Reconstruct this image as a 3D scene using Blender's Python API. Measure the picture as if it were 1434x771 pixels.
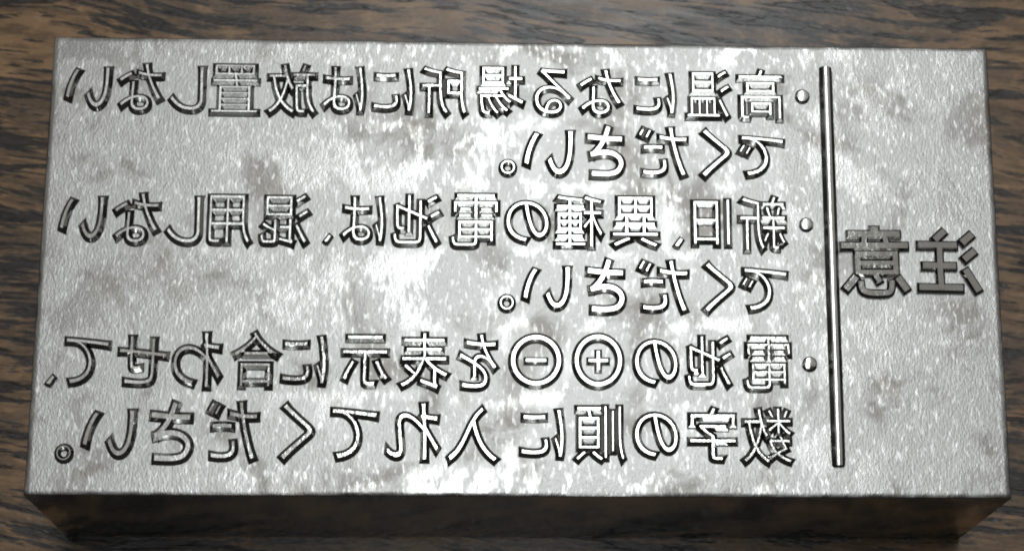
import bpy, bmesh, math, random
from mathutils import Matrix, Vector, noise

random.seed(7)
MM = 0.001
scene = bpy.context.scene
for o in list(bpy.data.objects):
    bpy.data.objects.remove(o, do_unlink=True)
COL = scene.collection

# ------------------------------------------------------------------ camera
BW, BD, BH = 50.0, 24.343, 14.158            # block width, depth, height (mm); tabletop is z = 0
cam = bpy.data.cameras.new("camera")
cam_ob = bpy.data.objects.new("camera", cam)
COL.objects.link(cam_ob)
ROT = Matrix(((0.9985802485792726, -0.011614186260574304, -0.05198651579845304),
              (-0.005061877669613315, 0.9508355803126681, -0.30965477003580877),
              (0.05302701709332697, 0.3094782866195566, 0.9494268405565579)))
EYE = Vector((-2.571422997052603, -32.51806314965347, 126.32436211611223 + BH)) * MM
cam_ob.matrix_world = Matrix.Translation(EYE) @ ROT.to_4x4()
cam.sensor_width = 36.0
cam.sensor_fit = 'HORIZONTAL'
cam.lens = 87.712
cam.shift_x = -0.0920
cam.shift_y = -0.16565
cam.clip_start = 0.005
cam.clip_end = 50.0
cam.dof.use_dof = True
cam.dof.focus_distance = 0.129
cam.dof.aperture_fstop = 110.0
scene.camera = cam_ob

# ------------------------------------------------------------------ light
world = bpy.data.worlds.new("World")
scene.world = world
world.use_nodes = True
bg = world.node_tree.nodes["Background"]
bg.inputs[0].default_value = (1.0, 0.96, 0.9, 1)
bg.inputs[1].default_value = 0.04


def area_lamp(name, loc, sx, sy, power, colour, aim=(0, 0, 0)):
    li = bpy.data.lights.new(name, 'AREA')
    li.shape = 'RECTANGLE'
    li.size, li.size_y = sx, sy
    li.energy = power
    li.color = colour
    ob = bpy.data.objects.new(name, li)
    COL.objects.link(ob)
    ob.location = loc
    d = Vector(aim) - Vector(loc)
    ob.rotation_euler = d.to_track_quat('-Z', 'Y').to_euler()
    return ob


def radiance_power(r, sx, sy):
    return r * math.pi * sx * sy


# long ceiling tube fitting seen as the bright band down the middle of the metal
t_ = area_lamp("ceiling_tube_lamp", (0.047, 0.28, 1.02), 0.14, 0.75, radiance_power(11.0, 0.14, 0.75), (0.94, 0.98, 1.0))
t_.rotation_euler = (0, 0, math.radians(-8))
# wide soft glow of the ceiling round it
c_ = area_lamp("ceiling_panel_lamp", (0.0, 0.82, 1.15), 2.0, 1.5, radiance_power(0.42, 2.0, 1.5), (1.0, 0.97, 0.92))
c_.rotation_euler = (0, 0, 0)

scene.view_settings.view_transform = 'Standard'
scene.view_settings.look = 'None'
scene.view_settings.exposure = 0.0
scene.view_settings.gamma = 1.0
scene.cycles.filter_width = 1.9          # phone-camera softness


# ------------------------------------------------------------------ node helpers
class Nodes:
    def __init__(self, name):
        self.mat = bpy.data.materials.new(name)
        self.mat.use_nodes = True
        self.t = self.mat.node_tree
        self.bsdf = self.t.nodes["Principled BSDF"]

    def n(self, kind, **kw):
        nd = self.t.nodes.new(kind)
        for k, v in kw.items():
            setattr(nd, k, v)
        return nd

    def link(self, a, b):
        self.t.links.new(a, b)

    def set(self, nd, key, v):
        if hasattr(v, "is_linked") or isinstance(v, bpy.types.NodeSocket):
            self.link(v, nd.inputs[key])
        else:
            nd.inputs[key].default_value = v

    def coords(self, scale=(1, 1, 1), rot=0.0, loc=(0, 0, 0)):
        tc = self.n("ShaderNodeTexCoord")
        mp = self.n("ShaderNodeMapping")
        mp.vector_type = 'POINT'
        mp.inputs["Rotation"].default_value = (0, 0, rot)
        mp.inputs["Location"].default_value = loc
        mp.inputs["Scale"].default_value = scale
        self.link(tc.outputs["Object"], mp.inputs["Vector"])
        return mp.outputs["Vector"]

    def noise(self, vec, scale=1.0, detail=3.0, rough=0.5, dist=0.0):
        nd = self.n("ShaderNodeTexNoise")
        nd.noise_dimensions = '3D'
        self.link(vec, nd.inputs["Vector"])
        self.set(nd, "Scale", scale)
        self.set(nd, "Detail", detail)
        self.set(nd, "Roughness", rough)
        self.set(nd, "Distortion", dist)
        return nd.outputs["Fac"]

    def math(self, op, a, b=0.0, c=0.0, clamp=False):
        nd = self.n("ShaderNodeMath", operation=op, use_clamp=clamp)
        for i, v in enumerate((a, b, c)):
            self.set(nd, i, v)
        return nd.outputs[0]

    def ramp(self, v, lo, hi, a=0.0, b=1.0, smooth=True):
        nd = self.n("ShaderNodeMapRange")
        nd.interpolation_type = 'SMOOTHSTEP' if smooth else 'LINEAR'
        self.set(nd, 0, v)
        for i, x in enumerate((lo, hi, a, b)):
            self.set(nd, i + 1, x)
        return nd.outputs[0]

    def mix(self, f, a, b):
        nd = self.n("ShaderNodeMix", data_type='RGBA')
        self.set(nd, 0, f)
        self.set(nd, 6, a)
        self.set(nd, 7, b)
        return nd.outputs[2]

    def bump(self, h, dist, strength=1.0, normal=None):
        nd = self.n("ShaderNodeBump")
        self.set(nd, "Strength", strength)
        nd.inputs["Distance"].default_value = dist
        self.link(h, nd.inputs["Height"])
        if normal is not None:
            self.link(normal, nd.inputs["Normal"])
        return nd.outputs["Normal"]


K = 1000.0     # object coordinates are metres; texture space is millimetres


# ------------------------------------------------------------------ materials
def make_wood():
    m = Nodes("wood")
    rot = math.radians(6)
    base = m.coords((K, K, K), rot)
    # slow bend of the grain
    warp = m.noise(m.coords((K * 0.03, K * 0.06, K), rot), 1.0, 2.0)
    sx = m.n("ShaderNodeSeparateXYZ")
    m.link(base, sx.inputs[0])
    y = m.math('ADD', sx.outputs[1], m.math('MULTIPLY', m.math('SUBTRACT', warp, 0.5), 6.0))

    def vec(ax, ay, off):
        c = m.n("ShaderNodeCombineXYZ")
        m.link(m.math('MULTIPLY', sx.outputs[0], ax), c.inputs[0])
        m.link(m.math('MULTIPLY_ADD', y, ay, off), c.inputs[1])
        c.inputs[2].default_value = off
        return c.outputs[0]

    bands = m.noise(vec(0.045, 0.32, 3.1), 1.0, 3.0, 0.55)
    fine = m.noise(vec(0.38, 2.5, 7.7), 1.0, 5.0, 0.65)
    blot = m.noise(vec(0.55, 0.9, 1.3), 1.0, 4.0, 0.65, 0.4)
    pores = m.noise(vec(0.19, 1.6, 21.4), 1.0, 4.0, 0.6)
    pores2 = m.noise(vec(0.36, 2.7, 40.2), 1.0, 3.0, 0.6)
    speck = m.noise(vec(2.2, 4.5, 5.0), 1.0, 3.0, 0.6)
    c0 = m.mix(m.ramp(bands, 0.35, 0.65), (0.088, 0.048, 0.021, 1), (0.29, 0.160, 0.066, 1))
    c1 = m.mix(m.ramp(blot, 0.50, 0.68, 0, 0.75), c0, (0.40, 0.232, 0.100, 1))
    c2 = m.mix(m.ramp(fine, 0.56, 0.38, 0, 0.75), c1, (0.075, 0.045, 0.024, 1))
    c3 = m.mix(m.ramp(speck, 0.35, 0.7, 0, 0.25), c2, (0.34, 0.235, 0.14, 1))
    # dark open pores gather in some bands and thin out in others
    dense = m.math('MULTIPLY', m.math('SUBTRACT', 0.5, bands), 0.16)
    c4 = m.mix(m.ramp(m.math('SUBTRACT', pores, dense), 0.488, 0.445, 0, 0.95), c3, (0.014, 0.010, 0.008, 1))
    c5 = m.mix(m.ramp(m.math('SUBTRACT', pores2, dense), 0.430, 0.395, 0, 0.9), c4, (0.014, 0.010, 0.008, 1))
    m.link(c5, m.bsdf.inputs["Base Color"])
    m.link(m.ramp(fine, 0.3, 0.7, 0.22, 0.30), m.bsdf.inputs["Roughness"])
    m.bsdf.inputs["Specular IOR Level"].default_value = 0.36
    h = m.math('ADD', m.ramp(pores, 0.36, 0.44), m.math('MULTIPLY', speck, 0.5))
    m.link(m.bump(h, 0.00002, 0.6), m.bsdf.inputs["Normal"])
    return m.mat


def make_face_metal():
    """Ground face of the die: a dull scratched finish with smoother, shinier islands."""
    m = Nodes("ground_metal")
    lean = math.radians(8)
    streak = m.noise(m.coords((K * 8.5, K * 4.0, K), lean), 1.0, 3.0, 0.55)
    streak2 = m.noise(m.coords((K * 5.0, K * 1.7, K), lean, (5, 3, 2)), 1.0, 2.0, 0.5)
    cloud = m.noise(m.coords((K * 0.23, K * 0.21, K), 0.3), 1.0, 4.0, 0.6, 0.5)
    cloud2 = m.noise(m.coords((K * 0.42, K * 0.32, K), -0.2, (31, 7, 4)), 1.0, 3.0, 0.55, 0.6)
    grain = m.noise(m.coords((K * 14, K * 8, K), lean), 1.0, 2.0, 0.6)
    att = m.n("ShaderNodeAttribute", attribute_name="tool_finish")
    tooled = att.outputs["Fac"]
    # shiny islands with ragged, brushed edges
    edge = m.math('ADD', m.math('MULTIPLY', m.math('SUBTRACT', streak2, 0.5), 0.30), cloud2)
    shiny = m.ramp(edge, 0.475, 0.60)
    shiny = m.math('MULTIPLY', shiny, m.math('SUBTRACT', 1.0, m.math('MULTIPLY', tooled, 0.85)))
    dull = m.ramp(cloud, 0.50, 0.66)
    rough = m.math('ADD', m.ramp(shiny, 0, 1, 0.355, 0.235, False), m.math('MULTIPLY', dull, 0.05))
    rough = m.math('ADD', rough, m.math('MULTIPLY', m.math('SUBTRACT', grain, 0.5), 0.12))
    m.link(rough, m.bsdf.inputs["Roughness"])
    c = m.mix(dull, (0.265, 0.263, 0.256, 1), (0.185, 0.177, 0.163, 1))
    c = m.mix(m.math('MULTIPLY', m.ramp(streak2, 0.56, 0.68), 0.6), c, (0.46, 0.46, 0.455, 1))  # pale streaks mixed into the base colour imitate glints on the metal
    m.link(c, m.bsdf.inputs["Base Color"])
    m.bsdf.inputs["Metallic"].default_value = 1.0
    h = m.math('ADD', streak, m.math('MULTIPLY', grain, 0.35))
    calm = m.math('SUBTRACT', 1.0, m.math('MULTIPLY_ADD', tooled, 0.25, m.math('MULTIPLY', shiny, 0.55)))
    n1 = m.bump(h, 0.000011, calm)
    n2 = m.bump(cloud2, 0.00003, 0.5, n1)
    m.link(n2, m.bsdf.inputs["Normal"])
    return m.mat


def make_letter_metal(name, lo, hi, c_lo, c_hi):
    m = Nodes(name)
    wear = m.noise(m.coords((K * 0.13, K * 0.16, K)), 1.0, 2.0)
    g = m.noise(m.coords((K * 1.1, K * 1.1, K * 1.1)), 1.0, 3.0)
    f = m.noise(m.coords((K * 9, K * 5, K * 9)), 1.0, 2.0)
    m.link(m.math('ADD', m.ramp(wear, 0.38, 0.60, lo, hi), m.math('MULTIPLY', m.math('SUBTRACT', f, 0.5), 0.12)), m.bsdf.inputs["Roughness"])
    m.link(m.mix(g, c_lo, c_hi), m.bsdf.inputs["Base Color"])
    m.bsdf.inputs["Metallic"].default_value = 1.0
    m.link(m.bump(m.math('ADD', m.math('MULTIPLY', f, 0.25), g), 0.00002, 0.6), m.bsdf.inputs["Normal"])
    return m.mat


def make_side_metal():
    m = Nodes("smooth_side_metal")
    f = m.noise(m.coords((K * 0.8, K * 0.8, K * 3)), 1.0, 3.0)
    m.link(m.ramp(f, 0.3, 0.7, 0.05, 0.10), m.bsdf.inputs["Roughness"])
    m.bsdf.inputs["Base Color"].default_value = (0.125, 0.110, 0.095, 1)
    m.bsdf.inputs["Metallic"].default_value = 1.0
    m.link(m.bump(f, 0.00001, 0.5), m.bsdf.inputs["Normal"])
    return m.mat


WOOD = make_wood()
FACE = make_face_metal()
LETTER = make_letter_metal("polished_metal", 0.11, 0.22, (0.44, 0.44, 0.43, 1), (0.52, 0.52, 0.51, 1))
HEADING = make_letter_metal("dark_polished_metal", 0.07, 0.10, (0.33, 0.33, 0.315, 1), (0.39, 0.39, 0.375, 1))
SIDE = make_side_metal()

# ------------------------------------------------------------------ letter outlines (1000 units per em) and where each stands
GLYPHS = {
    "高": ((59, 937, -79, 843), [[286,529,286,559,430,559,575,559,719,559,719,529,719,498,719,468,575,468,430,468,286,468,286,498],[406,614,211,614,211,547,211,480,211,413,406,413,602,413,797,413,797,480,797,547,797,614,602,614],[465,832,441,826,451,796,460,766,470,736,333,736,196,736,59,736,59,714,59,692,59,670,352,670,644,670,937,670,937,692,937,714,937,736,809,736,681,736,553,736,542,768,527,810,513,843,489,837],[366,357,96,357,96,212,96,66,96,-79,120,-79,144,-79,168,-79,168,45,168,170,168,294,389,294,609,294,830,294,830,196,830,97,830,-1,830,-12,825,-16,813,-16,801,-16,754,-17,711,-15,720,-31,731,-54,735,-72,799,-72,842,-73,869,-63,896,-53,905,-37,905,0,905,119,905,238,905,357,635,357],[423,235,281,235,281,150,281,64,281,-21,305,-21,328,-21,352,-21,352,-4,352,12,352,29,470,29,588,29,706,29,706,98,706,166,706,235,564,235],[352,148,352,179,447,179,543,179,638,179,638,148,638,116,638,85,543,85,447,85,352,85,352,116]]),
    "温": ((38, 962, -63, 828), [[445,542,445,575,559,575,673,575,787,575,787,542,787,510,787,477,673,477,559,477,445,477,445,510],[445,700,445,732,559,732,673,732,787,732,787,700,787,667,787,635,673,635,559,635,445,635,445,667],[537,796,375,796,375,668,375,541,375,413,537,413,698,413,860,413,860,541,860,668,860,796,698,796],[111,792,98,774,161,746,241,700,280,666,294,686,308,707,322,727,282,760,201,803,138,828,125,810],[51,520,38,502,103,473,183,426,223,393,237,413,250,434,264,454,223,487,142,531,78,556,65,538],[115,61,64,-16,85,-32,107,-47,128,-63,184,30,250,156,300,261,281,276,263,291,244,306,190,193],[284,16,256,16,256,-6,256,-29,256,-51,491,-51,727,-51,962,-51,962,-29,962,-6,962,16,939,16,917,16,894,16,894,120,894,224,894,328,710,328,525,328,341,328,341,224,341,120,341,16,313,16],[442,16,410,16,410,98,410,180,410,262,442,262,475,262,507,262,507,180,507,98,507,16,475,16],[599,16,566,16,566,98,566,180,566,262,599,262,631,262,664,262,664,180,664,98,664,16,631,16],[757,16,724,16,724,98,724,180,724,262,757,262,790,262,823,262,823,180,823,98,823,16,790,16]]),
    "に": ((124, 899, -33, 760), [[565,657,456,675,456,648,456,622,456,595,566,583,760,583,867,595,867,622,867,649,867,676,767,661],[485,231,495,268,471,270,447,273,423,275,412,226,406,191,406,157,406,63,481,7,649,7,752,7,836,16,899,28,898,56,898,84,897,112,816,94,739,86,649,86,513,86,480,130,480,176,480,203],[260,735,265,752,235,755,206,757,176,760,176,738,172,712,169,689,157,606,124,435,124,288,124,153,141,38,161,-33,185,-31,209,-30,233,-28,232,-18,231,-4,230,7,229,18,232,37,235,52,244,99,280,205,306,276,292,287,278,297,264,308,247,267,223,207,206,162,200,211,197,253,197,302,197,414,228,593,247,685,251,703]]),
    "な": ((94, 932, -51, 802), [[833,504,887,458,902,480,917,502,932,524,885,560,771,625,699,657,685,637,672,616,658,596,725,566],[590,175,622,165,622,150,623,135,623,120,623,65,595,21,512,21,434,21,396,53,396,100,396,146,446,180,519,180,555,180],[685,444,687,485,661,485,635,485,609,485,611,414,616,315,620,233,589,240,556,243,522,243,409,243,322,185,322,93,322,-6,412,-51,522,-51,646,-51,697,14,697,94,697,108,696,122,696,136,761,104,815,59,858,21,872,44,887,66,901,89,849,133,779,182,693,213,691,268,688,322,686,377,685,413],[442,758,451,794,422,797,392,799,363,802,361,748,347,685,332,629,293,626,255,624,219,624,177,624,134,626,97,631,99,606,100,581,102,556,140,554,182,553,219,553,248,553,278,554,308,556,262,439,177,279,94,182,120,169,145,155,171,142,251,250,340,423,389,564,455,573,518,586,571,601,570,626,570,651,569,676,518,659,464,647,412,639,428,697]]),
    "る": ((112, 856, -43, 754), [[572,112,580,33,555,29,528,27,499,27,421,27,366,57,366,105,366,140,401,169,446,169,522,169],[261,734,238,737,239,709,240,682,241,654,262,657,285,659,307,660,360,663,560,672,613,674,562,629,437,524,381,478,323,429,195,322,112,254,131,234,150,215,169,195,296,324,385,395,552,395,682,395,776,321,776,223,776,141,731,83,651,52,639,147,572,229,447,229,354,229,293,168,293,99,293,16,376,-43,512,-43,724,-43,856,61,856,222,856,357,737,457,571,457,526,457,478,452,432,436,510,501,646,617,696,655,714,670,734,683,752,696,737,715,721,735,706,754,696,751,682,749,652,746,599,741,361,733,309,733,289,733]]),
    "場": ((34, 961, -84, 832), [[497,595,497,621,604,621,712,621,819,621,819,595,819,568,819,542,712,542,604,542,497,542,497,568],[497,728,497,754,604,754,712,754,819,754,819,728,819,701,819,675,712,675,604,675,497,675,497,701],[582,810,429,810,429,702,429,593,429,485,582,485,736,485,889,485,889,593,889,702,889,810,736,810],[541,429,331,429,331,407,331,386,331,364,378,364,424,364,471,364,423,282,350,211,271,163,287,153,312,129,323,117,368,148,414,187,454,232,488,232,521,232,555,232,500,141,412,51,329,6,347,-6,367,-25,379,-41,472,18,571,128,624,232,656,232,689,232,721,232,679,124,605,14,523,-41,543,-51,566,-69,579,-84,665,-18,743,111,783,232,809,232,835,232,861,232,848,74,834,10,816,-8,809,-17,800,-19,786,-19,772,-19,738,-18,701,-14,711,-31,717,-58,718,-76,757,-78,796,-78,817,-76,841,-74,859,-69,875,-51,902,-22,918,56,934,264,935,274,936,294,936,294,792,294,647,294,503,294,519,316,533,340,546,364,684,364,823,364,961,364,961,386,961,407,961,429,751,429],[71,193,34,178,44,153,53,128,63,103,147,144,257,198,359,249,354,271,348,293,343,315,309,300,275,284,241,269,241,363,241,458,241,552,277,552,313,552,349,552,349,576,349,600,349,624,313,624,277,624,241,624,241,693,241,763,241,832,217,832,194,832,170,832,170,763,170,693,170,624,131,624,92,624,53,624,53,600,53,576,53,552,92,552,131,552,170,552,170,447,170,342,170,237,118,214]]),
    "所": ((29, 958, -82, 828), [[659,758,534,739,534,628,534,517,534,406,534,267,523,91,404,-32,420,-42,451,-67,462,-82,591,48,611,255,611,406,611,414,611,421,611,429,663,429,714,429,766,429,766,260,766,92,766,-77,791,-77,816,-77,841,-77,841,92,841,260,841,429,880,429,919,429,958,429,958,453,958,477,958,501,842,501,727,501,611,501,611,562,611,623,611,684,726,702,854,728,939,764,922,785,905,807,888,828,806,790],[238,361,172,361,172,371,172,381,172,391,172,434,172,478,172,521,238,521,304,521,370,521,370,468,370,414,370,361,304,361],[457,798,441,819,362,783,218,756,98,741,98,624,98,508,98,391,98,261,93,88,29,-34,45,-43,77,-68,90,-82,147,22,165,167,170,293,261,293,351,293,442,293,442,392,442,490,442,589,352,589,262,589,172,589,172,621,172,653,172,685,284,699,408,721,489,756,473,777]]),
    "は": ((115, 950, -37, 771), [[249,747,255,764,226,766,196,769,167,771,167,750,165,723,161,700,148,617,115,426,115,279,115,144,133,34,153,-37,176,-35,200,-34,223,-32,222,-21,222,-7,221,3,220,15,222,34,225,48,235,97,272,199,296,269,282,280,269,290,255,301,238,260,214,199,198,154,191,203,188,245,188,293,188,405,218,603,238,696,241,714],[644,195,676,185,676,173,677,162,677,150,677,84,652,41,568,41,496,41,446,69,446,120,446,169,499,201,574,201,610,201],[746,750,749,770,719,770,689,770,659,770,661,753,663,726,663,709,663,668,663,626,663,585,632,584,600,584,569,583,509,583,456,586,399,591,399,566,399,541,399,516,458,512,510,509,567,509,599,510,631,510,663,511,664,429,670,331,673,254,644,260,613,263,580,263,449,263,374,196,374,112,374,22,448,-31,582,-31,717,-31,755,48,755,130,755,137,755,144,755,151,806,122,856,82,906,35,921,57,935,80,950,102,898,149,833,199,752,231,748,315,741,415,740,516,800,520,858,526,913,535,913,561,913,586,913,612,860,602,801,594,740,589,741,636,742,683,743,710,744,730]]),
    "放": ((25, 971, -82, 842), [[228,829,206,823,225,780,248,723,257,686,280,694,303,701,326,709,316,743,293,799,272,842,250,836],[192,678,44,678,44,655,44,631,44,608,83,608,123,608,162,608,162,539,162,469,162,400,162,258,147,100,25,-30,43,-43,68,-63,81,-79,214,63,234,233,234,399,234,401,234,403,234,405,280,405,325,405,371,405,364,130,357,33,340,11,333,-1,324,-3,310,-3,294,-3,257,-3,216,1,226,-18,233,-48,235,-69,278,-71,320,-71,344,-68,371,-66,387,-58,404,-35,430,-1,436,111,442,440,443,451,443,475,443,475,373,475,304,475,234,475,234,519,234,564,234,608,319,608,403,608,488,608,488,631,488,655,488,678,340,678],[624,580,625,583,688,583,750,583,813,583,793,456,763,348,717,257,673,349,642,457,622,574,623,577],[638,837,612,841,582,668,527,500,445,395,462,381,491,353,503,338,530,374,555,416,577,463,601,359,632,265,673,183,614,98,536,32,431,-17,446,-32,468,-65,475,-82,575,-31,653,33,713,113,767,31,834,-34,918,-78,930,-58,954,-29,971,-14,882,27,813,95,759,181,822,289,862,421,888,583,913,583,937,583,962,583,962,606,962,630,962,653,857,653,752,653,647,653,663,709,677,768,689,828,663,832]]),
    "置": ((57, 945, -50, 802), [[651,718,651,748,707,748,764,748,820,748,820,718,820,688,820,658,764,658,707,658,651,658,651,688],[417,718,417,748,472,748,527,748,582,748,582,718,582,688,582,658,527,658,472,658,417,658,417,688],[189,718,189,748,242,748,295,748,348,748,348,718,348,688,348,658,295,658,242,658,189,658,189,688],[268,427,190,427,190,287,190,146,190,6,146,6,101,6,57,6,57,-13,57,-31,57,-50,353,-50,649,-50,945,-50,945,-31,945,-13,945,6,899,6,854,6,808,6,808,146,808,287,808,427,704,427,599,427,495,427,500,447,504,466,509,486,647,486,784,486,922,486,922,506,922,525,922,545,788,545,654,545,520,545,524,564,527,584,531,603,652,603,774,603,895,603,895,669,895,736,895,802,636,802,376,802,117,802,117,736,117,669,117,603,229,603,342,603,454,603,451,584,449,564,446,545,320,545,194,545,68,545,68,525,68,506,68,486,191,486,313,486,436,486,432,466,428,447,424,427,346,427],[419,6,262,6,262,27,262,47,262,68,419,68,577,68,734,68,734,47,734,27,734,6,577,6],[262,256,262,275,419,275,577,275,734,275,734,256,734,236,734,217,577,217,419,217,262,217,262,236],[419,320,262,320,262,339,262,357,262,376,419,376,577,376,734,376,734,357,734,339,734,320,577,320],[262,152,262,172,419,172,577,172,734,172,734,152,734,133,734,113,577,113,419,113,262,113,262,133]]),
    "し": ((237, 898, -51, 780), [[335,746,340,779,306,779,273,780,239,780,245,751,247,715,247,678,247,573,237,320,237,172,237,9,336,-51,480,-51,700,-51,829,75,898,170,879,193,860,215,841,238,769,134,666,31,483,31,388,31,319,70,319,180,319,329,326,565,331,678,332,711]]),
    "い": ((126, 920, -9, 700), [[219,674,223,698,191,699,158,699,126,700,132,676,133,634,133,611,133,553,135,431,144,344,171,85,262,-9,357,-9,424,-9,485,49,545,219,524,243,503,266,482,290,456,190,409,86,358,86,287,86,238,197,222,364,215,447,215,538,215,601,215,627],[833,554,744,670,718,661,692,652,666,643,762,526,822,321,840,140,867,151,893,162,920,173,905,342]]),
    "で": ((79, 928, -37, 722), [[117,659,79,658,82,629,85,600,88,571,196,594,451,618,558,630,466,575,371,448,371,292,371,69,582,-30,767,-37,777,-9,786,18,796,46,633,52,451,114,451,309,451,428,538,580,680,626,731,641,819,642,876,642,876,669,876,695,876,722,809,719,715,713,606,704,422,689,233,670,168,663,149,661],[755,486,732,519,715,512,698,504,681,497,711,456,740,404,763,356,780,364,797,372,814,380,793,424],[865,528,841,561,825,553,808,546,792,538,823,496,852,447,876,398,893,406,911,415,928,423,905,467]]),
    "く": ((271, 726, -65, 804), [[683,721,704,738,679,760,655,782,630,804,618,785,593,757,573,737,505,668,353,548,278,485,188,409,176,366,271,287,364,210,516,80,586,8,611,-16,634,-41,655,-65,679,-43,702,-21,726,1,620,107,443,250,352,324,288,378,289,394,349,445,423,507,567,621,635,681,652,695]]),
    "だ": ((71, 950, -50, 783), [[560,473,507,468,507,443,507,418,507,393,569,400,630,404,693,404,751,404,810,399,861,392,862,417,862,443,863,468,809,474,749,477,690,477,626,477],[519,192,528,225,503,227,478,230,453,232,444,190,438,152,438,114,438,15,524,-34,682,-34,755,-34,821,-27,875,-19,876,8,877,35,878,62,817,49,748,42,683,42,540,42,514,88,514,135,514,161],[781,706,755,742,737,734,720,727,702,719,729,681,763,621,783,580,801,588,819,596,837,604,817,645],[892,745,865,783,848,775,830,768,813,760,841,722,874,665,896,621,914,629,932,637,950,645,931,683],[224,606,191,606,155,606,119,607,71,613,72,587,73,561,74,535,110,533,146,531,190,531,218,531,249,532,282,534,274,498,265,460,256,427,219,286,148,83,88,-20,117,-30,147,-40,176,-50,228,59,296,266,332,408,344,452,354,498,364,542,434,550,507,561,572,576,572,602,572,628,572,654,511,639,445,627,380,619,385,644,390,668,395,693,399,713,407,751,413,772,381,775,349,777,317,780,319,760,318,726,314,698,311,678,306,646,299,611,260,608]]),
    "新": ((41, 958, -75, 844), [[377,222,360,213,390,163,426,95,442,51,460,62,477,72,495,83,480,125,444,190,411,240,394,231],[155,230,135,235,115,174,82,112,41,68,56,59,82,40,94,30,133,77,173,150,196,220,176,225],[665,762,553,744,553,629,553,515,553,400,553,267,545,95,460,-25,476,-34,506,-57,518,-71,610,59,623,256,623,400,623,411,623,421,623,432,674,432,724,432,775,432,775,263,775,94,775,-75,799,-75,824,-75,848,-75,848,94,848,263,848,432,885,432,921,432,958,432,958,455,958,479,958,502,846,502,735,502,623,502,623,566,623,630,623,694,729,710,843,736,927,767,907,785,886,804,866,822,794,792],[237,833,214,827,230,799,246,765,258,735,192,735,127,735,61,735,61,714,61,693,61,672,208,672,356,672,503,672,503,693,503,714,503,735,447,735,392,735,336,735,323,768,301,811,282,844,259,838],[400,662,377,667,365,621,342,553,323,507,231,507,138,507,46,507,46,486,46,464,46,443,114,443,183,443,251,443,251,408,251,374,251,339,184,339,117,339,50,339,50,317,50,295,50,273,117,273,184,273,251,273,251,188,251,103,251,18,251,8,249,6,239,5,228,4,197,4,162,5,172,-13,182,-41,184,-59,233,-59,267,-58,290,-47,313,-36,320,-18,320,17,320,102,320,188,320,273,382,273,445,273,507,273,507,295,507,317,507,339,445,339,382,339,320,339,320,374,320,408,320,443,386,443,453,443,519,443,519,464,519,486,519,507,476,507,434,507,391,507,410,549,429,603,447,652,424,657],[146,656,126,651,146,606,161,546,165,507,187,513,208,519,230,525,225,563,208,622,187,665,167,660]]),
    "旧": ((115, 888, -80, 800), [[141,800,115,800,115,507,115,213,115,-80,141,-80,168,-80,194,-80,194,213,194,507,194,800,168,800],[530,771,351,771,351,488,351,205,351,-78,376,-78,402,-78,427,-78,427,-53,427,-29,427,-4,554,-4,682,-4,809,-4,809,-26,809,-48,809,-70,835,-70,862,-70,888,-70,888,210,888,491,888,771,709,771],[554,67,427,67,427,164,427,261,427,358,554,358,682,358,809,358,809,261,809,164,809,67,682,67],[554,428,427,428,427,519,427,609,427,700,554,700,682,700,809,700,809,609,809,519,809,428,682,428]]),
    "異": ((54, 949, -82, 800), [[599,60,583,43,697,4,813,-44,884,-82,905,-64,925,-45,946,-27,870,9,746,57,632,94,616,77],[380,77,357,92,293,50,164,2,61,-25,76,-40,98,-65,109,-81,214,-53,343,-4,425,47,402,62],[385,800,151,800,151,682,151,564,151,446,199,446,246,446,294,446,294,414,294,383,294,351,235,351,176,351,117,351,117,329,117,307,117,285,176,285,235,285,294,285,294,247,294,208,294,170,214,170,134,170,54,170,54,148,54,126,54,104,352,104,651,104,949,104,949,126,949,148,949,170,868,170,788,170,707,170,707,208,707,247,707,285,768,285,829,285,890,285,890,307,890,329,890,351,829,351,768,351,707,351,707,383,707,414,707,446,755,446,804,446,852,446,852,564,852,682,852,800,618,800],[457,170,370,170,370,208,370,247,370,285,457,285,544,285,631,285,631,247,631,208,631,170,544,170],[457,351,370,351,370,383,370,414,370,446,457,446,544,446,631,446,631,414,631,383,631,351,544,351],[224,566,224,596,303,596,381,596,460,596,460,566,460,535,460,505,381,505,303,505,224,505,224,535],[533,566,533,596,614,596,696,596,777,596,777,566,777,535,777,505,696,505,614,505,533,505,533,535],[224,711,224,741,303,741,381,741,460,741,460,711,460,682,460,652,381,652,303,652,224,652,224,682],[533,711,533,741,614,741,696,741,777,741,777,711,777,682,777,652,696,652,614,652,533,652,533,682]]),
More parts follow.
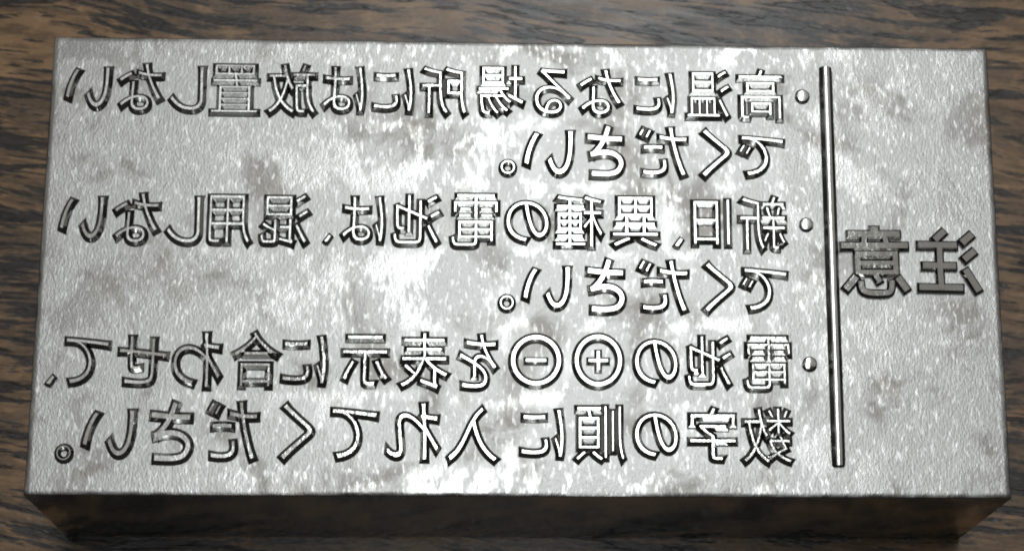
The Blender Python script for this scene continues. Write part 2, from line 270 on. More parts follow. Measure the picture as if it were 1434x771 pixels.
    "種": ((28, 965, -78, 828), [[502,535,433,535,433,428,433,321,433,214,502,214,572,214,641,214,641,190,641,166,641,142,568,142,495,142,422,142,422,122,422,102,422,82,495,82,568,82,641,82,641,56,641,29,641,3,549,3,457,3,365,3,365,-18,365,-38,365,-59,565,-59,765,-59,965,-59,965,-38,965,-18,965,3,881,3,797,3,713,3,713,29,713,56,713,82,786,82,858,82,931,82,931,102,931,122,931,142,858,142,786,142,713,142,713,166,713,190,713,214,784,214,855,214,926,214,926,321,926,428,926,535,855,535,784,535,713,535,713,557,713,580,713,602,791,602,868,602,946,602,946,623,946,643,946,664,868,664,791,664,713,664,713,689,713,713,713,738,799,746,881,757,944,771,929,790,913,809,898,828,785,802,577,786,409,779,416,763,425,738,427,721,494,723,568,727,641,732,641,709,641,687,641,664,558,664,474,664,391,664,391,643,391,623,391,602,474,602,558,602,641,602,641,580,641,557,641,535,572,535],[500,323,500,350,547,350,594,350,641,350,641,323,641,297,641,270,594,270,547,270,500,270,500,297],[713,323,713,350,761,350,809,350,857,350,857,323,857,297,857,270,809,270,761,270,713,270,713,297],[500,453,500,479,547,479,594,479,641,479,641,453,641,426,641,400,594,400,547,400,500,400,500,426],[713,453,713,479,761,479,809,479,857,479,857,453,857,426,857,400,809,400,761,400,713,400,713,426],[378,807,361,826,287,792,155,763,43,744,52,728,62,703,65,687,112,693,162,702,212,712,212,661,212,609,212,558,158,558,103,558,49,558,49,535,49,511,49,488,100,488,151,488,202,488,162,373,93,243,28,172,41,154,59,124,67,103,118,165,171,264,212,365,212,217,212,70,212,-78,237,-78,261,-78,286,-78,286,66,286,209,286,353,320,311,360,257,377,229,392,249,407,268,422,288,402,311,315,401,286,426,286,447,286,467,286,488,328,488,369,488,411,488,411,511,411,535,411,558,369,558,328,558,286,558,286,615,286,672,286,729,333,740,377,753,413,768,396,787]]),
    "の": ((88, 908, -31, 718), [[284,618,476,642,465,550,445,455,420,372,369,203,316,136,269,136,224,136,166,192,166,318,166,454],[546,550,559,644,729,629,826,504,826,353,826,180,700,85,572,56,549,51,518,46,486,43,502,18,517,-6,533,-31,770,0,908,140,908,350,908,553,759,718,525,718,281,718,88,528,88,311,88,146,177,44,266,44,359,44,437,149,499,355,527,448]]),
    "電": ((76, 962, -72, 797), [[268,568,197,568,197,552,197,537,197,521,268,521,338,521,409,521,409,537,409,552,409,568,338,568],[254,466,177,466,177,450,177,434,177,418,254,418,332,418,409,418,409,434,409,450,409,466,332,466],[667,466,587,466,587,450,587,434,587,418,667,418,747,418,827,418,827,434,827,450,827,466,747,466],[659,568,587,568,587,552,587,537,587,521,659,521,730,521,802,521,802,537,802,552,802,568,730,568],[689,185,768,185,768,162,768,139,768,116,689,116,609,116,530,116,530,139,530,162,530,185,609,185],[768,258,768,235,689,235,609,235,530,235,530,258,530,281,530,304,609,304,689,304,768,304,768,281],[383,185,457,185,457,162,457,139,457,116,383,116,309,116,235,116,235,139,235,162,235,185,309,185],[457,258,457,235,383,235,309,235,235,235,235,258,235,281,235,304,309,304,383,304,457,304,457,281],[389,359,163,359,163,242,163,126,163,9,187,9,211,9,235,9,235,26,235,44,235,61,309,61,383,61,457,61,457,51,457,40,457,30,457,-52,489,-72,601,-72,626,-72,808,-72,834,-72,928,-72,952,-40,962,82,942,86,913,96,897,107,892,6,882,-11,829,-11,789,-11,635,-11,605,-11,542,-11,530,-4,530,30,530,40,530,51,530,61,634,61,738,61,842,61,842,160,842,260,842,359,616,359],[204,678,76,678,76,613,76,547,76,482,99,482,121,482,144,482,144,529,144,576,144,623,249,623,355,623,460,623,460,546,460,470,460,393,485,393,509,393,534,393,534,470,534,546,534,623,641,623,748,623,855,623,855,576,855,529,855,482,878,482,902,482,925,482,925,547,925,613,925,678,795,678,664,678,534,678,534,698,534,719,534,739,644,739,755,739,865,739,865,758,865,778,865,797,621,797,378,797,134,797,134,778,134,758,134,739,243,739,351,739,460,739,460,719,460,698,460,678,332,678]]),
    "池": ((40, 963, -69, 838), [[107,792,93,774,158,746,238,698,278,664,292,685,307,706,321,727,280,760,198,802,134,829,120,811],[53,518,40,499,103,471,180,426,219,394,233,415,246,435,260,456,221,487,142,529,80,555,67,536],[124,61,73,-16,95,-32,116,-49,138,-65,195,29,261,154,312,259,293,275,274,290,255,306,200,193],[421,742,396,742,396,653,396,563,396,474,356,458,316,443,276,427,286,405,295,382,305,360,335,372,366,384,396,396,396,288,396,180,396,72,396,-40,431,-69,552,-69,579,-69,786,-69,815,-69,926,-69,951,-23,963,116,942,120,911,133,893,146,885,28,874,0,813,0,769,0,589,0,554,0,483,0,470,13,470,71,470,189,470,306,470,424,519,443,567,463,616,482,616,369,616,256,616,143,641,143,665,143,690,143,690,265,690,388,690,510,742,530,794,551,846,571,845,413,842,308,836,281,830,255,819,251,802,251,790,251,753,251,725,253,735,235,742,203,744,182,775,181,819,182,847,189,878,197,898,216,906,262,915,304,918,449,918,631,919,636,921,640,922,645,904,652,886,659,868,666,864,662,859,658,855,654,853,652,851,651,849,649,796,629,743,608,690,588,690,671,690,755,690,838,665,838,641,838,616,838,616,745,616,652,616,559,567,540,519,521,470,502,470,582,470,662,470,742,445,742]]),
    "混": ((43, 965, -83, 825), [[424,554,424,585,549,585,675,585,800,585,800,554,800,523,800,492,675,492,549,492,424,492,424,523],[424,705,424,736,549,736,675,736,800,736,800,705,800,675,800,644,675,644,549,644,424,644,424,675],[527,798,353,798,353,675,353,552,353,429,527,429,701,429,875,429,875,552,875,675,875,798,701,798],[105,791,90,774,150,739,231,690,272,659,287,679,303,699,318,719,275,747,193,794,135,825,120,808],[57,516,43,499,102,465,181,416,220,388,235,408,249,427,264,447,224,475,144,521,86,551,72,534],[121,61,67,-16,88,-33,110,-50,131,-67,190,26,260,151,312,257,294,273,276,290,258,306,200,193],[345,-62,350,-83,369,-71,400,-61,617,-7,612,9,608,37,606,56,548,43,491,30,433,17,433,78,433,138,433,199,491,199,548,199,606,199,606,221,606,244,606,266,548,266,491,266,433,266,433,306,433,347,433,387,409,387,384,387,360,387,360,273,360,160,360,46,360,11,339,-1,322,-7,333,-27],[670,383,646,383,646,268,646,152,646,37,646,-42,666,-64,746,-64,763,-64,852,-64,869,-64,938,-64,957,-30,965,93,945,99,915,110,900,123,897,20,892,4,862,4,844,4,770,4,755,4,723,4,718,9,718,38,718,77,718,115,718,154,798,186,886,226,950,268,932,287,915,306,897,325,854,291,785,252,718,221,718,275,718,329,718,383,694,383]]),
    "用": ((32, 887, -85, 770), [[398,770,153,770,153,649,153,528,153,407,153,266,143,89,32,-36,49,-45,79,-70,90,-85,167,0,201,115,216,227,300,227,383,227,467,227,467,128,467,28,467,-71,492,-71,518,-71,543,-71,543,28,543,128,543,227,633,227,723,227,813,227,813,159,813,90,813,22,813,4,806,-2,786,-3,767,-4,699,-5,629,-2,639,-22,651,-55,655,-74,749,-75,807,-74,841,-62,875,-50,887,-27,887,22,887,271,887,521,887,770,642,770],[227,644,227,698,307,698,387,698,467,698,467,644,467,591,467,537,387,537,307,537,227,537,227,591],[723,698,813,698,813,644,813,591,813,537,723,537,633,537,543,537,543,591,543,644,543,698,633,698],[227,446,227,466,307,466,387,466,467,466,467,410,467,354,467,298,386,298,304,298,223,298,226,336,227,373,227,407,227,427],[723,466,813,466,813,410,813,354,813,298,723,298,633,298,543,298,543,354,543,410,543,466,633,466]]),
    "を": ((95, 882, -45, 798), [[856,434,882,441,871,466,860,491,849,516,821,501,797,491,767,477,715,453,654,429,585,396,570,454,517,486,452,486,409,486,351,473,313,449,347,494,380,551,403,604,512,608,636,616,735,632,735,657,736,681,736,706,642,689,533,680,431,675,446,722,454,761,460,791,433,793,405,796,378,798,376,761,367,716,353,673,331,673,309,672,287,672,241,672,171,676,118,683,118,658,118,633,118,608,173,604,239,602,282,602,297,602,311,602,326,602,288,521,221,418,95,296,118,279,140,263,163,246,197,286,225,323,254,350,299,392,363,423,426,423,471,423,507,404,517,361,400,300,281,226,281,108,281,-14,396,-45,539,-45,626,-45,737,-37,813,-27,814,0,814,26,815,53,727,38,620,29,542,29,439,29,361,41,361,119,361,185,426,238,519,287,519,235,518,170,516,131,542,131,567,131,593,131,592,195,591,259,590,323,666,359,737,388,793,409,820,420]]),
    "表": ((36, 967, -79, 840), [[247,-61,252,-79,275,-64,312,-51,591,38,587,54,581,83,579,104,498,80,416,55,335,31,335,104,335,178,335,251,395,292,449,337,492,385,570,175,710,23,917,-46,928,-26,950,3,967,19,868,48,783,97,714,162,777,201,850,253,908,302,887,317,867,331,846,346,802,303,732,249,672,207,628,259,592,319,566,385,689,385,811,385,934,385,934,407,934,428,934,450,801,450,669,450,536,450,536,480,536,509,536,539,643,539,751,539,858,539,858,560,858,580,858,601,751,601,643,601,536,601,536,629,536,658,536,686,658,686,780,686,902,686,902,708,902,729,902,751,780,751,658,751,536,751,536,781,536,810,536,840,511,840,485,840,460,840,460,810,460,781,460,751,342,751,223,751,105,751,105,729,105,708,105,686,223,686,342,686,460,686,460,658,460,629,460,601,359,601,257,601,156,601,156,580,156,560,156,539,257,539,359,539,460,539,460,509,460,480,460,450,328,450,197,450,65,450,65,428,65,407,65,385,176,385,286,385,397,385,302,300,160,223,36,183,52,168,74,140,86,122,142,142,201,170,258,203,258,154,258,104,258,55,258,15,236,-2,219,-11,231,-27]]),
    "示": ((35, 941, -79, 766), [[260,344,234,351,191,238,117,127,35,56,54,46,88,24,104,11,183,88,262,207,311,330,285,337],[707,330,684,320,756,224,832,94,859,10,884,21,909,33,934,44,904,129,826,255,753,349,730,339],[384,766,149,766,149,741,149,717,149,692,384,692,618,692,853,692,853,717,853,741,853,766,618,766],[354,523,60,523,60,498,60,474,60,449,194,449,327,449,461,449,461,306,461,162,461,19,461,3,455,-1,437,-2,418,-3,352,-3,284,0,296,-23,308,-56,311,-79,400,-79,459,-79,494,-66,530,-53,542,-31,542,18,542,162,542,305,542,449,675,449,808,449,941,449,941,474,941,498,941,523,647,523]]),
    "合": ((40, 969, -78, 843), [[539,832,517,843,415,688,230,554,40,479,61,462,82,433,94,413,146,436,198,463,248,494,248,477,248,461,248,444,416,444,585,444,753,444,753,466,753,489,753,511,805,478,859,449,916,422,927,446,950,473,969,490,810,557,668,640,551,764,562,779,572,794,583,809,561,820],[434,513,277,513,362,569,441,636,506,710,582,630,662,567,749,513,592,513],[403,324,196,324,196,190,196,56,196,-78,221,-78,247,-78,272,-78,272,-59,272,-41,272,-22,427,-22,583,-22,738,-22,738,-39,738,-57,738,-74,764,-74,791,-74,817,-74,817,59,817,191,817,324,610,324],[427,48,272,48,272,117,272,187,272,256,427,256,583,256,738,256,738,187,738,117,738,48,583,48]]),
    "わ": ((55, 929, -38, 794), [[293,742,293,720,291,688,290,657,288,625,236,617,177,609,144,608,120,607,101,606,79,607,82,579,84,552,87,524,152,533,218,542,283,551,281,519,278,486,276,454,226,375,111,219,55,149,72,126,88,103,105,80,153,148,219,243,268,316,268,303,267,290,267,277,265,168,265,117,264,21,264,5,263,-24,261,-38,290,-38,319,-38,348,-38,346,-20,344,5,343,23,338,112,339,173,339,264,339,300,340,340,342,382,433,467,539,525,655,525,787,525,848,424,848,347,849,175,697,96,528,72,540,47,553,22,565,-3,783,39,930,144,929,345,928,500,805,598,667,598,572,598,458,563,348,472,350,494,351,515,353,537,368,562,385,589,398,607,388,619,378,630,368,642,366,641,365,641,363,640,370,710,378,766,383,791,352,792,320,793,289,794,293,769]]),
    "せ": ((45, 922, -17, 771), [[76,500,45,500,48,473,51,445,54,418,81,422,124,428,155,432,191,436,226,440,262,444,262,344,262,238,263,195,268,36,290,-17,521,-17,622,-17,744,-8,811,-1,812,27,813,56,814,84,749,72,625,60,517,60,344,60,342,98,339,206,338,245,338,349,339,452,439,462,556,474,659,482,657,419,652,351,648,318,645,295,634,291,610,291,587,291,544,296,510,304,509,281,509,258,508,235,535,230,604,221,640,221,686,221,708,234,717,278,727,325,729,414,731,487,775,490,813,492,843,493,868,493,906,494,922,493,922,519,922,545,922,571,898,570,870,568,844,566,807,564,770,561,733,559,734,606,734,652,735,699,736,720,737,754,740,771,712,771,683,771,655,771,658,754,660,718,660,696,660,648,660,601,660,553,553,544,437,533,339,524,339,569,340,614,340,659,340,690,342,717,344,740,315,740,286,740,257,740,261,709,263,686,263,655,263,609,262,562,262,516,224,513,187,509,149,506,113,502]]),
    "て": ((85, 882, -31, 728), [[123,665,85,664,88,635,91,606,94,577,202,600,457,624,564,636,472,581,377,454,377,298,377,75,588,-24,773,-31,783,-3,792,24,802,52,639,58,457,120,457,316,457,434,544,586,686,632,737,647,825,648,882,648,882,675,882,701,882,728,815,725,721,720,612,710,428,695,239,676,174,669,155,667]]),
    "数": ((39, 972, -83, 841), [[464,812,443,821,425,782,393,723,368,688,384,680,401,672,417,664,443,697,477,747,506,793,485,802],[106,800,88,793,114,751,141,696,150,661,169,669,188,678,207,686,198,722,171,776,143,815,125,808],[356,260,410,260,387,208,355,164,317,126,279,145,240,164,203,180,217,204,233,231,247,260,301,260],[131,183,110,153,159,134,214,109,264,83,200,37,123,5,41,-14,54,-28,70,-54,77,-72,169,-47,254,-8,326,50,359,30,389,11,412,-6,428,10,444,27,460,43,437,59,408,77,375,95,428,152,470,222,495,309,481,315,468,320,454,326,450,325,446,324,442,323,387,323,333,323,278,323,285,340,293,358,300,375,278,379,255,383,233,387,226,367,216,345,206,323,161,323,115,323,70,323,70,302,70,281,70,260,105,260,140,260,175,260,154,220],[280,841,257,841,257,779,257,716,257,654,188,654,119,654,50,654,50,633,50,613,50,592,111,592,173,592,234,592,186,527,109,465,39,435,54,421,71,395,80,378,141,411,207,467,257,526,257,485,257,445,257,404,280,404,304,404,327,404,327,449,327,495,327,540,375,505,436,458,461,435,475,453,489,471,503,489,479,506,391,562,342,592,405,592,468,592,531,592,531,613,531,633,531,654,463,654,395,654,327,654,327,716,327,779,327,841,304,841],[652,828,629,832,604,656,559,488,481,383,497,373,526,349,538,337,564,374,586,418,606,467,628,369,657,278,694,199,638,104,560,31,451,-22,465,-37,486,-67,493,-83,595,-28,672,41,731,129,781,44,843,-24,921,-71,933,-52,955,-26,972,-12,888,33,822,106,771,198,824,301,858,426,880,576,903,576,925,576,948,576,948,599,948,623,948,646,853,646,758,646,663,646,677,702,689,761,698,821,675,825],[755,576,809,576,793,461,769,361,733,276,695,366,667,468,648,576,702,576]]),
    "字": ((69, 930, -79, 847), [[519,392,460,363,460,342,460,321,460,300,330,300,199,300,69,300,69,276,69,252,69,228,199,228,330,228,460,228,460,157,460,85,460,14,460,0,455,-6,437,-6,419,-6,354,-6,287,-4,300,-24,314,-58,319,-79,404,-79,457,-78,492,-67,528,-54,539,-32,539,12,539,84,539,156,539,228,669,228,800,228,930,228,930,252,930,276,930,300,800,300,669,300,539,300,539,312,539,325,539,337,627,384,717,452,779,516,762,529,745,542,728,555,722,554,717,552,711,551,552,551,392,551,233,551,233,527,233,504,233,480,367,480,501,480,635,480,584,436],[448,832,424,824,443,798,462,765,475,736,343,736,212,736,80,736,80,667,80,598,80,529,105,529,129,529,154,529,154,574,154,619,154,664,384,664,613,664,843,664,843,619,843,574,843,529,869,529,894,529,920,529,920,598,920,667,920,736,801,736,682,736,563,736,549,769,523,814,497,847,473,839]]),
    "順": ((26, 974, -82, 807), [[384,807,363,807,363,523,363,239,363,-45,384,-45,405,-45,426,-45,426,239,426,523,426,807,405,807],[246,733,227,733,227,510,227,287,227,64,246,64,265,64,284,64,284,287,284,510,284,733,265,733],[112,804,91,804,91,669,91,535,91,400,91,237,84,90,26,-33,42,-43,66,-64,77,-77,146,58,153,217,153,400,153,535,153,669,153,804,132,804],[573,388,573,421,665,421,757,421,849,421,849,388,849,356,849,323,757,323,665,323,573,323,573,356],[573,235,573,268,665,268,757,268,849,268,849,235,849,201,849,168,757,168,665,168,573,168,573,201],[573,542,573,574,665,574,757,574,849,574,849,542,849,509,849,477,757,477,665,477,573,477,573,509],[631,76,610,89,572,47,495,-3,428,-33,444,-46,465,-67,476,-82,543,-52,623,1,674,51,653,64],[770,62,751,50,809,11,882,-44,916,-81,935,-67,955,-53,974,-39,937,-2,863,51,807,87,788,75],[554,632,504,632,504,458,504,284,504,110,643,110,782,110,921,110,921,284,921,458,921,632,856,632,791,632,726,632,736,664,746,695,756,727,820,727,884,727,948,727,948,749,948,771,948,793,789,793,631,793,472,793,472,771,472,749,472,727,540,727,607,727,675,727,670,696,662,662,655,632,605,632]]),
    "入": ((41, 964, -73, 819), [[310,776,295,755,361,709,412,653,456,591,391,306,266,103,41,-13,61,-27,96,-58,110,-73,313,45,441,229,517,491,627,289,698,58,927,-70,931,-46,951,-6,964,15,631,214,661,590,341,819,326,798]]),
    "れ": ((54, 974, -38, 794), [[293,742,293,720,291,688,290,657,288,625,236,616,177,609,144,608,120,607,101,606,79,607,82,580,84,552,87,525,152,534,218,543,283,552,281,519,278,486,276,453,226,375,110,219,54,149,71,126,88,103,105,80,153,148,219,243,268,316,268,303,267,290,267,277,265,168,265,117,264,21,264,5,263,-20,261,-38,290,-38,319,-38,348,-38,346,-20,344,5,343,23,338,112,339,173,339,264,339,300,340,340,342,382,434,480,555,574,636,574,687,574,717,550,717,492,717,394,679,230,679,119,679,36,724,-7,790,-7,858,-7,921,23,974,76,970,105,965,133,961,162,910,108,858,79,810,79,774,79,758,107,758,140,758,242,795,414,795,514,795,595,749,648,656,648,555,648,426,551,348,479,350,498,351,518,353,537,368,562,385,589,398,607,388,619,379,630,369,642,367,641,365,641,363,640,370,710,378,766,383,791,352,792,320,793,289,794,293,769]]),

}
# character, x0, x1, y0, y1 in millimetres from the centre of the block's face
LAYOUT = [
    ("い", -24.188, -21.897, 8.154, 10.403), ("な", -21.437, -19.15, 7.989, 10.64), ("し", -18.732, -16.957, 8.039, 10.502), ("置", -16.57, -14.095, 7.95, 10.655),
    ("放", -13.602, -11.056, 7.936, 10.695), ("は", -10.705, -8.52, 8.098, 10.58), ("に", -8.016, -5.941, 8.13, 10.514), ("所", -5.474, -3.09, 8.003, 10.65),
    ("場", -2.48, -0.062, 8.019, 10.761), ("る", 0.522, 2.477, 8.072, 10.625), ("な", 2.898, 5.155, 8.082, 10.608), ("に", 5.912, 8.011, 8.167, 10.443),
    ("温", 8.645, 10.96, 7.971, 10.633), ("高", 11.413, 13.801, 7.934, 10.72), ("*", 14.515, 15.228, 8.867, 9.735), ("。", -1.35, -0.398, 4.655, 5.599),
    ("い", -0.033, 2.588, 4.727, 7.16), ("さ", 3.319, 5.227, 4.69, 7.395), ("だ", 6.027, 8.605, 4.722, 7.43), ("く", 9.358, 10.702, 4.671, 7.362),
    ("で", 11.358, 13.756, 4.777, 6.992), ("い", -24.055, -21.792, 1.023, 3.294), ("な", -21.293, -18.979, 0.828, 3.517), ("し", -18.567, -16.803, 0.831, 3.347),
    ("用", -16.397, -14.213, 0.833, 3.469), ("混", -13.711, -11.207, 0.801, 3.517), ("、", -10.461, -9.97, 0.917, 1.436), ("は", -9.496, -7.318, 0.992, 3.441),
    ("池", -6.841, -4.359, 0.892, 3.567), ("電", -3.806, -1.365, 0.794, 3.647), ("の", -0.951, 1.289, 1.069, 3.284), ("種", 1.628, 4.117, 0.823, 3.605),
    ("異", 4.626, 7.037, 0.849, 3.586), ("、", 7.816, 8.37, 0.85, 1.412), ("旧", 8.869, 10.815, 0.982, 3.479), ("新", 11.326, 13.75, 0.715, 3.674),
    ("。", -1.336, -0.428, -2.656, -1.697), ("い", -0.042, 2.422, -2.47, -0.243), ("さ", 3.3, 5.221, -2.618, 0.12), ("だ", 5.96, 8.541, -2.596, 0.146),
    ("く", 9.375, 10.743, -2.622, 0.074), ("で", 11.342, 13.746, -2.508, -0.243), ("*", 14.523, 15.219, 1.778, 2.603), ("、", -24.287, -23.734, -6.659, -6.073),
    ("て", -23.33, -21.135, -6.583, -4.187), ("せ", -20.617, -18.188, -6.594, -4.073), ("わ", -17.878, -15.443, -6.737, -3.865), ("合", -14.859, -12.51, -6.673, -3.797),
    ("に", -12.334, -10.089, -6.518, -4.016), ("示", -9.269, -6.909, -6.593, -3.947), ("表", -6.318, -3.859, -6.763, -3.802), ("を", -3.314, -1.359, -6.7, -3.859),
    ("-", -0.701, 1.993, -6.589, -3.819), ("+", 2.579, 5.13, -6.618, -3.768), ("の", 5.726, 7.957, -6.44, -4.081), ("池", 8.434, 10.783, -6.518, -3.871),
    ("電", 11.446, 13.8, -6.661, -3.85), ("。", -23.581, -22.645, -10.578, -9.599), ("い", -22.219, -19.634, -10.267, -7.894), ("さ", -18.832, -16.784, -10.482, -7.525),
    ("だ", -15.997, -13.471, -10.423, -7.434), ("く", -12.296, -10.864, -10.438, -7.491), ("て", -9.713, -7.421, -10.333, -7.753), ("れ", -6.93, -4.265, -10.385, -7.458),
    ("入", -3.814, -1.281, -10.464, -7.628), ("に", -0.096, 2.087, -10.218, -7.749), ("順", 2.667, 5.196, -10.39, -7.546), ("の", 5.694, 7.923, -10.175, -7.904),
    ("字", 8.516, 10.89, -10.347, -7.608), ("数", 11.249, 13.768, -10.493, -7.621), ("*", 14.464, 15.192, -5.703, -4.85), ("意", 16.689, 20.1, -1.587, 2.026),
    ("注", 20.677, 23.901, -1.436, 1.94),
]


# ------------------------------------------------------------------ the setting
def tabletop():
    bm = bmesh.new()
    bmesh.ops.create_cube(bm, size=1.0, matrix=Matrix.Translation((0.05, 0.12, -0.0125)) @ Matrix.Diagonal((0.9, 0.7, 0.025, 1)))
    bmesh.ops.bevel(bm, geom=list(bm.edges), offset=0.003, segments=2, profile=0.5, affect='EDGES')
    me = bpy.data.meshes.new("tabletop")
    bm.to_mesh(me)
    bm.free()
    me.materials.append(WOOD)
    o = bpy.data.objects.new("tabletop", me)
    COL.objects.link(o)
    o["kind"] = "structure"
    o["label"] = "dark brown wood grain tabletop under the metal block"
    return o


tabletop()

# ------------------------------------------------------------------ the block
ROOT = bpy.data.objects.new("printing_block", None)
COL.objects.link(ROOT)
ROOT.empty_display_size = 0.01
ROOT["label"] = "rectangular grey metal printing block with raised mirror-image Japanese writing, lying on dark wood"
ROOT["category"] = "printing block"


def child(name, me, parent=None, label=None):
    o = bpy.data.objects.new(name, me)
    COL.objects.link(o)
    o.parent = parent or ROOT
    if label:
        o["label"] = label
    return o


def rect_dist(x, y, r):
    dx = max(r[0] - x, 0.0, x - r[1])
    dy = max(r[2] - y, 0.0, y - r[3])
    return math.hypot(dx, dy)


def body():
    """Block with a finely divided top face: its finish is duller where the cutter cleared round the letters."""
    nx, ny = 200, 98
    bm = bmesh.new()
    lay = bm.verts.layers.float.new("tool_finish")
    boxes = [r[1:] for r in LAYOUT]
    ch = 0.04                                   # broken edge
    hw, hd = BW / 2, BD / 2
    grid = []
    for j in range(ny + 1):
        rowv = []
        for i in range(nx + 1):
            x = -hw + ch + (BW - 2 * ch) * i / nx
            y = -hd + ch + (BD - 2 * ch) * j / ny
            z = 0.012 * noise.noise(Vector((x * 0.22, y * 0.22, 3.0)))
            v = bm.verts.new((x * MM, y * MM, (BH + z) * MM))
            d = min(rect_dist(x, y, b) for b in boxes)
            d += 0.22 * noise.noise(Vector((x * 1.6, y * 1.1, 9.0)))
            v[lay] = max(0.0, min(1.0, 1.0 - (d - 0.10) / 0.45))
            rowv.append(v)
        grid.append(rowv)
    for j in range(ny):
        for i in range(nx):
            f = bm.faces.new((grid[j][i], grid[j][i + 1], grid[j + 1][i + 1], grid[j + 1][i]))
            f.smooth = True
    # outline of the top face, counter-clockwise
    loop = [grid[0][i] for i in range(nx)] + [grid[j][nx] for j in range(ny)] + \
           [grid[ny][i] for i in range(nx, 0, -1)] + [grid[j][0] for j in range(ny, 0, -1)]

    def ring(z, out):
        vs = []
        for v in loop:
            x, y = v.co.x / MM, v.co.y / MM
            sx = 1 if x > hw - ch - 1e-3 else (-1 if x < -hw + ch + 1e-3 else 0)
            sy = 1 if y > hd - ch - 1e-3 else (-1 if y < -hd + ch + 1e-3 else 0)
            wob = 0.016 * noise.noise(Vector((x * 1.3, y * 1.3, 1.0)))
            vs.append(bm.verts.new(((x + sx * (ch * out + wob)) * MM, (y + sy * (ch * out + wob)) * MM, z * MM)))
        return vs

    rings = [loop, ring(BH - 0.015, 0.72), ring(BH - 0.05, 1.0), ring(0.25, 1.0), ring(0.0, 0.6)]
    n = len(loop)
    for k in range(len(rings) - 1):
        for i in range(n):
            f = bm.faces.new((rings[k + 1][i], rings[k + 1][(i + 1) % n], rings[k][(i + 1) % n], rings[k][i]))
            f.material_index = 0 if k < 2 else 1
            f.smooth = k < 2
    fb = bm.faces.new(list(reversed(rings[-1])))
    fb.material_index = 1
    bmesh.ops.recalc_face_normals(bm, faces=list(bm.faces))
    me = bpy.data.meshes.new("body")
    bm.to_mesh(me)
    bm.free()
    me.materials.append(FACE)
    me.materials.append(SIDE)
    return child("body", me)


body()

EMBED = 0.14        # how far letters reach down into the block (mm)


def curve_mesh(splines, rise, bevel, offset=0.0, res=0, fill_res=6):
    """Closed outlines in millimetres -> solid raised shape with a rounded shoulder (returned as a bmesh).
    splines: list of (kind, points); kind 'B' holds (handle, point, handle) triples, 'P' plain points."""
    cu = bpy.data.curves.new("outline", 'CURVE')
    cu.dimensions = '2D'
    cu.fill_mode = 'BOTH'
    cu.resolution_u = fill_res
    for kind, pts in splines:
        if kind == 'B':
            sp = cu.splines.new('BEZIER')
            sp.bezier_points.add(len(pts) - 1)
            for b, (hl, co, hr) in zip(sp.bezier_points, pts):
                b.handle_left_type = b.handle_right_type = 'FREE'
                b.co = (co[0], co[1], 0)
                b.handle_left = (hl[0], hl[1], 0)
                b.handle_right = (hr[0], hr[1], 0)
        else:
            sp = cu.splines.new('POLY')
            sp.points.add(len(pts) - 1)
            for b, co in zip(sp.points, pts):
                b.co = (co[0], co[1], 0, 1)
        sp.use_cyclic_u = True
    cu.bevel_depth = bevel
    cu.bevel_resolution = res
    cu.extrude = (rise + EMBED) / 2 - bevel
    cu.offset = offset
    tmp = bpy.data.objects.new("outline", cu)
    COL.objects.link(tmp)
    dg = bpy.context.evaluated_depsgraph_get()
    me = bpy.data.meshes.new_from_object(tmp.evaluated_get(dg), depsgraph=dg)
    bpy.data.objects.remove(tmp, do_unlink=True)
    bpy.data.curves.remove(cu)
    bm = bmesh.new()
    bm.from_mesh(me)
    bpy.data.meshes.remove(me)
    bmesh.ops.translate(bm, verts=list(bm.verts), vec=(0, 0, (rise - EMBED) / 2))
    for v in bm.verts:
        v.co.z *= 1.45                          # walls lean at about 55 degrees
    bmesh.ops.remove_doubles(bm, verts=list(bm.verts), dist=0.0008)
    return bm


def finish(bm, name, smooth=True, material=None):
    """Millimetre bmesh on the top face -> mesh data in block coordinates."""
    for v in bm.verts:
        v.co = Vector((v.co.x, v.co.y, v.co.z + BH)) * MM
    bmesh.ops.recalc_face_normals(bm, faces=list(bm.faces))
    for f in bm.faces:
        f.smooth = smooth
    me = bpy.data.meshes.new(name)
    bm.to_mesh(me)
    bm.free()
    me.materials.append(material or LETTER)
    if smooth:
        me.set_sharp_from_angle(angle=math.radians(28))
    return me


def join_bm(a, b):
    me = bpy.data.meshes.new("part")
    b.to_mesh(me)
    b.free()
    a.from_mesh(me)
    bpy.data.meshes.remove(me)
    return a


def stroke(points, hw):
    """Flat-ended stroke outline round a smooth centre line (unit space)."""
    n = len(points)
    L, R_ = [], []
    for i, p in enumerate(points):
        a = Vector(points[max(i - 1, 0)])
        b = Vector(points[min(i + 1, n - 1)])
        t = (b - a).normalized()
        nrm = Vector((-t.y, t.x))
        L.append(Vector(p) + nrm * hw)
        R_.append(Vector(p) - nrm * hw)
    return L + list(reversed(R_))


def smooth_line(ctrl, per=8):
    out = []
    n = len(ctrl)
    for i in range(n - 1):
        p0, p1, p2, p3 = (Vector(ctrl[max(i - 1, 0)]), Vector(ctrl[i]), Vector(ctrl[i + 1]), Vector(ctrl[min(i + 2, n - 1)]))
        for k in range(per):
            t = k / per
            out.append(0.5 * ((2 * p1) + (p2 - p0) * t + (2 * p0 - 5 * p1 + 4 * p2 - p3) * t * t + (3 * p1 - p0 - 3 * p2 + p3) * t ** 3))
    out.append(Vector(ctrl[-1]))
    return out


def place(pt, src, box):
    """Glyph space -> block face, mirrored left to right as on a printing block."""
    u = (pt[0] - src[0]) / (src[1] - src[0])
    v = (pt[1] - src[2]) / (src[3] - src[2])
    return (box[1] - u * (box[1] - box[0]), box[2] + v * (box[3] - box[2]))


RISE = 0.215
BEVEL = 0.185


